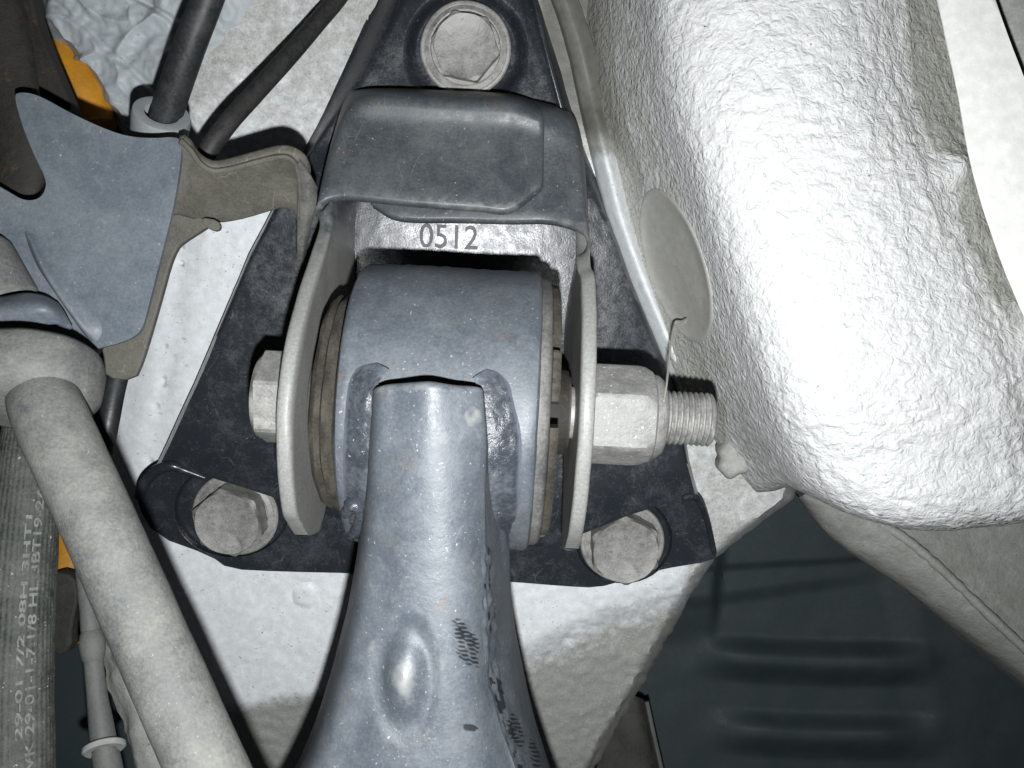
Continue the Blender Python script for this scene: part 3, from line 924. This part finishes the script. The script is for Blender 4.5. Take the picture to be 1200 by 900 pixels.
for (py, *x) in AR:
    d = arm_d(py)
    sag = interp([(458, 0), (475, 0)], py)
    e = interp([(458, 17), (520, 18), (560, 20), (700, 36), (900, 46)], py)
    fl_ = interp([(458, 4.0), (640, 7), (760, 8), (900, 9)], py)
    sd = interp([(458, 15), (520, 14), (560, 14), (640, 18), (760, 22), (900, 26)], py)
    rows.append([P(x[0] + 4, py, d + e + 22), P(x[0], py, d + e), P(x[1], py - 1, d + interp([(458, 5), (520, 6), (600, 9)], py)), P(x[2], py - 2 if py > 460 else py - 4, d + 2.2), P(x[3], py - 3 if py > 460 else py - 6, d), P(x[4], py - 2 if py > 460 else py - 2, d + 1.6),
                 P(x[5], py, d + fl_), P(x[6], py, d + fl_ + 3.0), P(x[7], py, d + sd + 2), P(x[8], py, d + e), P(x[8] - 4, py, d + e + 24)])
def arm_disp(v):
    px, py = pix(v)
    h = 0.18 * nz(v, 80) + 0.05 * nz(v, 350)
    r = math.hypot((px - 474) / 30.0, (py - 796) / 58.0)
    h += 2.4 * math.exp(-r * r * 2.6) - 0.9 * smooth(0.5, 0, abs(r - 1.0))
    # gouges in the paint
    for (cx, cy, w, hgt) in ((546, 750, 14, 26), (603, 852, 9, 20), (552, 852, 8, 4)):
        q = math.hypot((px - cx) / w, (py - cy) / hgt)
        if q < 1.2: h -= 0.5 * smooth(1.2, 0.6, q) * (0.5 + 0.5 * math.sin(py * 1.35 + px * .1))
    # little pits along the fold
    if 640 < py < 900 and abs(px - interp([(640, 573), (750, 575), (800, 580), (900, 611)], py)) < 7:
        h += 0.7 * nz(v, 420)
    return h
def arm_dirt_and_glint(v):
    px, py = pix(v)
    r = math.hypot((px - 474) / 30.0, (py - 796) / 58.0)
    a = min(1, 0.75 * math.exp(-r * r * 3.0) + 0.40 * smooth(0.45, 0.0, abs(r - 1.5)) * (0.6 + 0.8 * nz(v, 200)))  # paints the flash glint on the bump as a pale core inside a dust ring
    a = max(a, (0.5 + 0.5 * nz(v, 500)) * smooth(19, 5, math.hypot(px - 556, (py - 490) * 1.1) + 7 * nz(v, 300)), 0.4 * smooth(12, 5, math.hypot(px - 522, py - 512) + 6 * nz(v, 300)))
    a = max(a, 0.4 * smooth(464, 458, py))
    for (cx, cy, w, hgt, k) in ((546, 752, 15, 30, 1), (604, 856, 9, 22, 1), (551, 853, 9, 4, 0), (587, 812, 3, 24, 0), (626, 884, 6, 20, 1)):
        q = math.hypot((px - cx - 0.22 * (py - cy)) / w, (py - cy) / hgt) + 0.35 * nz(v, 420)
        if q < 1.1:
            g = smooth(1.1, 0.7, q) * (smooth(-0.2, 0.5, math.sin(py * 1.15 + 0.25 * px)) if k else 1.0)
            if g > 0.1: a = -g
    if 640 < py < 905 and abs(px - interp([(640, 573), (750, 575), (800, 580), (900, 611)], py)) < 6 and nz(v, 330) > 0.3: a = -0.9
    return a
am = mesh_grid(grid_points(rows, 11, 20), 3.0, arm_disp, arm_dirt_and_glint, flip=None)
obj("arm_body", am, M['arm'], arm, angle=60)

# chipped bare spots in the paint
def chip(pts, name="paint_chip"):
    bm = bmesh.new()
    vs = [bm.verts.new(p) for p in pts]
    bm.faces.new(vs)
    return bm

# fillet welds joining arm and sleeve
def sleeve_pt(px, py, lift=0.4):
    """point on the sleeve's surface seen at that pixel"""
    o_ = Vector((0, 0, CAM_H)); dr = (P(px, py, 300) - o_).normalized()
    oc = o_ - O
    dp = dr - A * dr.dot(A); op = oc - A * oc.dot(A)
    a_ = dp.dot(dp); b_ = 2 * dp.dot(op); c_ = op.dot(op) - (RS * .001) ** 2
    disc = max(0, b_ * b_ - 4 * a_ * c_)
    s = (-b_ - math.sqrt(disc)) / (2 * a_)
    p = o_ + dr * s
    rad = (p - O) - A * (p - O).dot(A)
    return p + rad.normalized() * lift * 0.001
def lump(s=520, k=0.9):
    return lambda p, th, i: k * (nz(p, s, th) + 0.5 * nz(p, s * 2.2, th * 1.7))
def weld_sheet(inner, outer, nu=14, nv=10):
    rows = []
    for (x0, y0), (x1, y1) in zip(inner, outer):
        q = [sleeve_pt(x0 + (x1 - x0) * f, y0 + (y1 - y0) * f, h) for f, h in ((0, 2.2), (0.3, 1.9), (0.6, 1.1), (0.85, 0.4), (1, -0.25))]
        rows.append(q)
    G = grid_points(rows, 8, nv)
    N = grid_normals(G)
    n, m = len(G), len(G[0])
    for i in range(n):
        for j in range(m):
            w = math.sin(math.pi * min(1, (m - 1 - j) / (m - 1) * 1.0) / 2) * min(1, i / 4, (n - 1 - i) / 4)
            h = 0.35 * nz(G[i][j], 300) + 0.3 * nz(G[i][j], 620)
            G[i][j] = G[i][j] + Vector((0, 0, 1)) * (h * w * 0.001)
    bm = mesh_grid(G, 0)
    lay = bm.verts.layers.float.get("dirt")
    bm.verts.ensure_lookup_table()
    for i in range(n):
        for j in range(m):
            bm.verts[i * m + j][lay] = max(smooth(0.55, 1.0, j / (m - 1)), smooth(0.22, 0, i / (n - 1)), smooth(0.85, 1, i / (n - 1)) * .6)
    return bm
obj("weld_bead", weld_sheet([(458, 436), (446, 450), (440, 468), (438, 510), (436, 550), (434, 590), (430, 620)], [(440, 424), (418, 430), (406, 452), (402, 500), (401, 550), (403, 596), (411, 624)]), M['weld'], arm, angle=80)
obj("weld_bead", weld_sheet([(554, 446), (562, 458), (566, 478), (570, 520), (570, 560), (570, 600), (572, 640)], [(572, 431), (590, 438), (602, 462), (611, 506), (612, 552), (610, 598), (607, 638)]), M['weld'], arm, angle=80)
obj("weld_bead", tube([sleeve_pt(405, 600, 0.5), sleeve_pt(416, 586, 1.2), sleeve_pt(424, 596, 1.2), sleeve_pt(420, 616, 1.0), sleeve_pt(410, 626, .5)], [1.2, 1.8, 1.6, 1.5, 1.0], 10, 8, lump(600, .5)), M['weld'], arm, angle=80)

# ------------------------------------------------------------------ left: hose bracket
hbk = thing("hose_bracket", P(120, 260, 196), "blue-grey sheet steel bracket with bent tab beside the black triangular bracket", "bracket")
HB = [(16, 112), (22, 108), (36, 109), (52, 115), (80, 131), (120, 150), (150, 160), (180, 162), (205, 160), (213, 165), (211, 195), (206, 226), (201, 252), (186, 310), (173, 362), (166, 388), (150, 399), (118, 408), (60, 420), (-40, 430), (-60, 300), (-50, 208), (-8, 214), (12, 226), (28, 235), (44, 234), (53, 224), (54, 210), (40, 182), (26, 148)]
obj("face_plate", plate(HB, lambda x, y: 199 + 0.008 * (x - 100), 1.3, (), 2), M['hosebracket'], hbk, bevel=0.5)
# raised fold on the face
FB = [[(20, 256, 200), (28, 262, 199.6), (38, 262, 199.8), (50, 258, 200)], [(28, 276, 199.4), (35, 282, 197.2), (45, 281, 198.2), (58, 277, 199.4)], [(42, 310, 199), (48, 312, 195.6), (58, 308, 197.2), (74, 302, 199.4)], [(62, 340, 199), (68, 346, 195.8), (82, 344, 197.2), (98, 340, 199.6)], [(84, 372, 199), (92, 380, 197.0), (104, 378, 198), (122, 372, 199.8)], [(100, 396, 200), (108, 400, 199), (120, 398, 199.4), (136, 394, 200)]]
obj("folded_edge", sheet(FB, 6, 8, 0), M['hosebracket'], hbk)
# the bent tab running back to the bracket
TT = [(211, 164, 199), (222, 175, 200), (234, 191, 203), (250, 199, 205), (272, 196, 205), (300, 188, 204), (326, 182, 203), (342, 184, 204), (354, 196, 206), (364, 210, 210), (371, 222, 216)]
TB = [(203, 248, 205), (216, 250, 208), (232, 255, 213), (246, 259, 217), (264, 259, 219), (290, 254, 219), (318, 246, 219), (334, 243, 220), (345, 250, 222), (351, 276, 226), (354, 306, 232)]
rows = []
for t_, b_ in zip(TT, TB):
    rows.append([t_, (t_[0] * .55 + b_[0] * .45, t_[1] * .55 + b_[1] * .45, t_[2] * .5 + b_[2] * .5 + 1), b_])
obj("bent_tab", sheet(rows, 4, 4, 3.0, lambda v: 0.15 * nz(v, 150)), M['brown'], hbk, angle=60)
ED = [(212, 165, 198), (224, 177, 199), (235, 192, 202), (250, 200, 204), (272, 197.5, 204), (300, 190, 203), (326, 184, 202), (340, 186, 203), (348, 197, 206), (351, 215, 210), (353, 250, 218), (354, 290, 226)]
obj("tab_edge", tube(ED, 0.7, 8, 5), M['brown'], hbk)
LEG = [[(350, 192, 204), (364, 206, 208), (372, 220, 214)], [(349, 222, 212), (361, 228, 212), (371, 236, 216)], [(349, 262, 220), (358, 264, 220), (366, 260, 222)], [(349, 304, 228), (354, 304, 228), (358, 300, 230)]]
obj("tab_leg", sheet(LEG, 4, 4, 2.0), M['rim'], hbk)
BK = [(200, 244), (240, 256), (248, 262), (236, 270), (214, 284), (206, 292), (198, 312), (190, 342), (178, 384), (166, 424), (156, 446), (120, 442), (112, 412), (150, 380), (180, 290)]
obj("rear_leaf", plate(BK, lambda x, y: 214 + 0.02 * (y - 300), 2.4, (), 1), M['brown'], hbk, bevel=0.5)
obj("tab_tip", plate([(236, 254), (256, 258), (258, 268), (250, 271), (238, 264)], lambda x, y: 212, 2.0, (), 1), M['brown'], hbk, bevel=0.3)

# ------------------------------------------------------------------ stabiliser link
lk = thing("stabiliser_link", P(60, 440, 180), "dusty grey stabiliser link with round joint housing and thick slanting rod", "stabiliser link")
h_ax = Vector((0.12, -0.88, 0.42)).normalized()
hc = P(38, 428, 184)
hs = lathe(hc, h_ax, [(-2, 9), (-2, 13.8), (-0.6, 15.0), (1.5, 15.4), (5.5, 15.2), (8.5, 14.8), (10.8, 12.5), (12, 9), (12.4, 0.02)], 72, lambda t, r, th: r + 0.10 * math.sin(4 * th) + 0.07 * math.sin(11 * th), cap=False)
obj("joint_housing", hs, M['link'], lk, angle=50)
rod = tube([(46, 448, 180), (60, 490, 173), (110, 600, 167), (168, 730, 163), (239, 890, 159), (288, 1000, 157)], [7.0, 7.4, 7.2, 7.2, 7.3, 7.4], 40, 18,
           lambda p, th, i: 0.10 * nz(p, 120, th) + 0.06 * nz(p, 400, th))
obj("link_rod", rod, M['link'], lk, angle=60)
bandrows = [[(-60, 344, 192), (-60, 368, 187), (-60, 402, 190)], [(-10, 348, 191), (-10, 366, 185.5), (-10, 398, 188)], [(28, 343, 191), (30, 360, 185.5), (30, 388, 188)], [(52, 346, 192), (56, 360, 187), (62, 379, 189)], [(68, 354, 195), (76, 366, 193), (84, 382, 193)]]
obj("support_band", sheet(bandrows, 6, 8, 2.0), M['hosebracket'], hbk, angle=60)
nt_ = lathe(P(4, 356, 194), Vector((-0.42, 0.9, 0.02)), [(0, 7.6), (0.8, 8.2), (13.2, 7.4), (15, 6.6), (15.8, 5.0), (15.8, 0.02)], 48, cap=False)
obj("stud_cap", nt_, M['link'], lk, angle=40)

# ------------------------------------------------------------------ upper left: strap, hoses, clamp, orange part
st = tube([(-30, -90, 216), (-20, 0, 216), (0, 70, 216), (18, 130, 215), (26, 190, 214), (14, 250, 214), (0, 300, 216)], [10.5, 10.5, 9.0, 7.0, 6.4, 6.4, 6.4], 24, 10, lambda p, th, i: 0.35 * nz(p, 160, th), flat=0.5)
st2 = obj("rubber_strap", st, M['strap'], angle=80)
tag(st2, "dirty black rubber strap passing behind the notched sheet bracket", "strap")
bm = plate([(-50, -90), (30, -90), (36, 0), (52, 50), (76, 106), (86, 130), (40, 150), (-60, 130)], lambda x, y: 226, 6, (), 1)
tag(obj("upper_body_panel", bm, M['strap'], bevel=0.8), "dark brown dirt-caked panel in the upper corner beside the orange part", "panel")
op = thing("orange_spring", P(88, 70, 262), "orange painted curved part behind the strap and pale sealer", "spring")
obj("coil", tube([(30, -80, 278), (42, -10, 276), (50, 22, 275), (58, 40, 273), (76, 72, 270), (96, 106, 268), (112, 150, 268)], [5, 4.2, 3.2, 3.6, 7.6, 7.4, 7.0], 20, 8, lambda p, th, i: 0.3 * nz(p, 120)), M['orange'], op)

h1 = obj("brake_hose", tube([(268, -70, 198), (243, 0, 204), (222, 55, 209), (200, 118, 216), (186, 165, 222), (178, 215, 232)], [3.75, 3.85, 4.0, 4.15, 4.25, 4.4], 28, 14), M['hose'])
tag(h1, "thick smooth black hose entering the pale clamp collar", "hose")
cl_ax = (P(222, 55, 209) - P(186, 165, 222)).normalized() + Vector((0, 0, 0.35))
ccl = lathe(P(188, 146, 218), cl_ax, [(-6, 4.4), (-6, 6.8), (-5.2, 7.3), (2.6, 7.5), (3.6, 7.2), (3.8, 6.2), (3.6, 4.4)], 48, lambda t, r, th: max(r * 0.985, min(r, hexr(7.2, th, 0.2))) if r > 5 else r, cap=False)
tag(obj("clamp_collar", ccl, M['collar'], angle=35), "pale grey clamp collar round the black hose above the sheet bracket", "clamp")
h2 = obj("thin_cable", tube([(440, -80, 250), (404, -14, 246), (372, 26, 242), (338, 66, 236), (300, 108, 230), (266, 146, 224), (238, 188, 222), (226, 230, 226)], [2.7] * 8, 20, 10), M['cable'])
tag(h2, "thinner dusty black cable curving down to the bent tab", "cable")

# ------------------------------------------------------------------ lower left: lettered hose, pipe, tie, orange rod, black tube
hose_path = [(56, 330, 226), (44, 470, 215), (34, 560, 208), (25, 660, 203), (18, 780, 199), (17, 900, 196), (20, 1010, 195)]
def rib(p, th, i):
    return 0.10 * math.cos(th * 40) + 0.18 * nz(p, 140, th)
hp = thing("lettered_hose", P(30, 720, 200), "weathered ribbed black hose with faded white lettering along its length", "hose")
obj("hose_wall", tube(hose_path, [7.0, 7.2, 7.6, 8.0, 8.4, 8.7, 8.8], 160, 14, rib), M['lettered'], hp, angle=80)
# lettering wrapped on the hose
pts = spline([V(p) for p in hose_path], 60)
acc = [0.0]
for a_, b_ in zip(pts, pts[1:]): acc.append(acc[-1] + (b_ - a_).length)
total = acc[-1]
rspl = [v.x for v in spline([Vector((r, 0, 0)) for r in [7.0, 7.2, 7.6, 8.0, 8.4, 8.7, 8.8]], 60)]
def on_hose(sdist, ang, lift):
    s_ = max(0, min(total - 1e-6, sdist))
    lo = 0
    for i in range(len(acc) - 1):
        if acc[i] <= s_ <= acc[i + 1]: lo = i; break
    f = (s_ - acc[lo]) / max(1e-9, acc[lo + 1] - acc[lo])
    p = pts[lo].lerp(pts[lo + 1], f)
    t_ = (pts[lo + 1] - pts[lo]).normalized()
    u_ = Vector((0, 0, 1)); u_ = (u_ - t_ * u_.dot(t_)).normalized()
    w_ = u_.cross(t_)            # across, towards image right or left
    if w_.x < 0: w_ = -w_
    r_ = (rspl[lo] + 0.25) * 0.001 + lift
    return p + (u_ * math.cos(ang) + w_ * math.sin(ang)) * r_
def s_at_row(py):
    best = min(range(len(pts)), key=lambda i: abs(pix(pts[i])[1] - py))
    return acc[best]
def hose_text(body, row_a, row_b, ang, size):
    tb = text_mesh(body, size, 0.03, 0.0)
    bmesh.ops.triangulate(tb, faces=tb.faces)
    xs = [v.co.x for v in tb.verts]; x0, x1 = min(xs), max(xs)
    sa, sb = s_at_row(row_a), s_at_row(row_b)      # row_a is where the text starts (lower in the picture)
    for v in tb.verts:
        f = (v.co.x - x0) / (x1 - x0)
        sd = sa + (sb - sa) * f
        v.co = on_hose(sd, ang - v.co.y / 0.0086, v.co.z + 0.0001)
    return tb
obj("printed_text", hose_text("AWK 29-01-1-7.1/8 HL 3BT19-2A", 925, 572, 0.92, 2.7), M['ink'], hp, smooth_on=False)
obj("printed_text", hose_text("29-01 7/2 08H 3HT1", 858, 606, 0.66, 2.0), M['ink'], hp, smooth_on=False)

pp = thing("brake_pipe", P(115, 780, 240), "slim dusty grey pipe with a swollen joint beside the lettered hose", "pipe")
obj("pipe_wall", tube([(86, 560, 262), (97, 650, 258), (106, 730, 252), (112, 800, 248), (120, 860, 244), (132, 930, 242), (142, 1000, 242)], [2.4, 2.6, 2.9, 2.8, 3.6, 4.2, 4.2], 24, 10, lambda p, th, i: 0.15 * nz(p, 200, th)), M['pipe'], pp)
obj("pipe_joint", lathe(P(108.5, 758, 250), (P(108, 790, 249) - P(103, 730, 252)), [(-5, 2.8), (-4.0, 3.3), (-1, 3.8), (1.5, 3.6), (3.5, 3.2), (4.4, 2.8)], 32, cap=False), M['pipe'], pp)
tie_ax = (P(132, 930, 242) - P(112, 800, 248)).normalized()
tie_ax = (tie_ax + Vector((0.15, 0, 0.55))).normalized()
tag(obj("tie_ring", lathe(P(122, 876, 241.5), tie_ax, [(-0.8, 3.4), (-0.9, 5.4), (-0.4, 6.0), (0.5, 6.0), (1.0, 5.4), (0.9, 3.4)], 40, cap=False), M['tie']), "pale plastic ring around the slim grey pipe", "cable tie")
od = thing("orange_bar", P(80, 690, 330), "orange painted bar in the dark gap beside the lettered hose", "bar")
obj("bar", tube([(92, 560, 350), (86, 640, 345), (80, 700, 340), (78, 756, 335)], [11, 11, 9, 5], 20, 8, lambda p, th, i: 0.8 * nz(p, 90, th)), M['orange'], od)
tag(obj("dark_clamp", plate([(56, 668), (88, 676), (92, 700), (84, 730), (82, 764), (62, 770), (54, 740)], lambda x, y: 318, 8, (), 1), M['deep'], bevel=1.0), "small dark clamp across the orange bar in the gap", "clamp")
tag(obj("black_tube", tube([(150, 400, 244), (136, 450, 240), (128, 490, 238), (120, 530, 238), (108, 580, 240)], 3.0, 24, 8), M['hose']), "short glossy black tube showing beside the link rod", "tube")
# crumpled edge of panel left of the link rod
CE = [[(104, 690, 262), (120, 690, 258), (160, 690, 258)], [(112, 740, 262), (128, 742, 256), (172, 745, 256)], [(128, 800, 260), (146, 802, 254), (190, 806, 254)], [(146, 850, 258), (160, 846, 252), (205, 850, 253)], [(158, 900, 258), (172, 900, 251), (230, 900, 252)], [(176, 980, 258), (190, 980, 251), (260, 980, 252)]]
obj("crumpled_edge", sheet(CE, 8, 8, 0, lambda v: 1.4 * nz(v, 160) + 0.6 * nz(v, 420)), M['dirtyrail'], ub)

# a loose fibre caught on the nut
tag(obj("loose_fibre", tube([(804, 376, 240), (799, 380, 238), (791, 383, 234), (788, 392, 230), (785, 412, 222), (783, 432, 214), (781, 452, 206), (778, 470, 201)], [0.22, 0.3, 0.35, 0.3, 0.3, 0.3, 0.28, 0.2], 6, 6), M['fibre']), "pale loose fibre caught between the nut and the oval plug", "fibre")
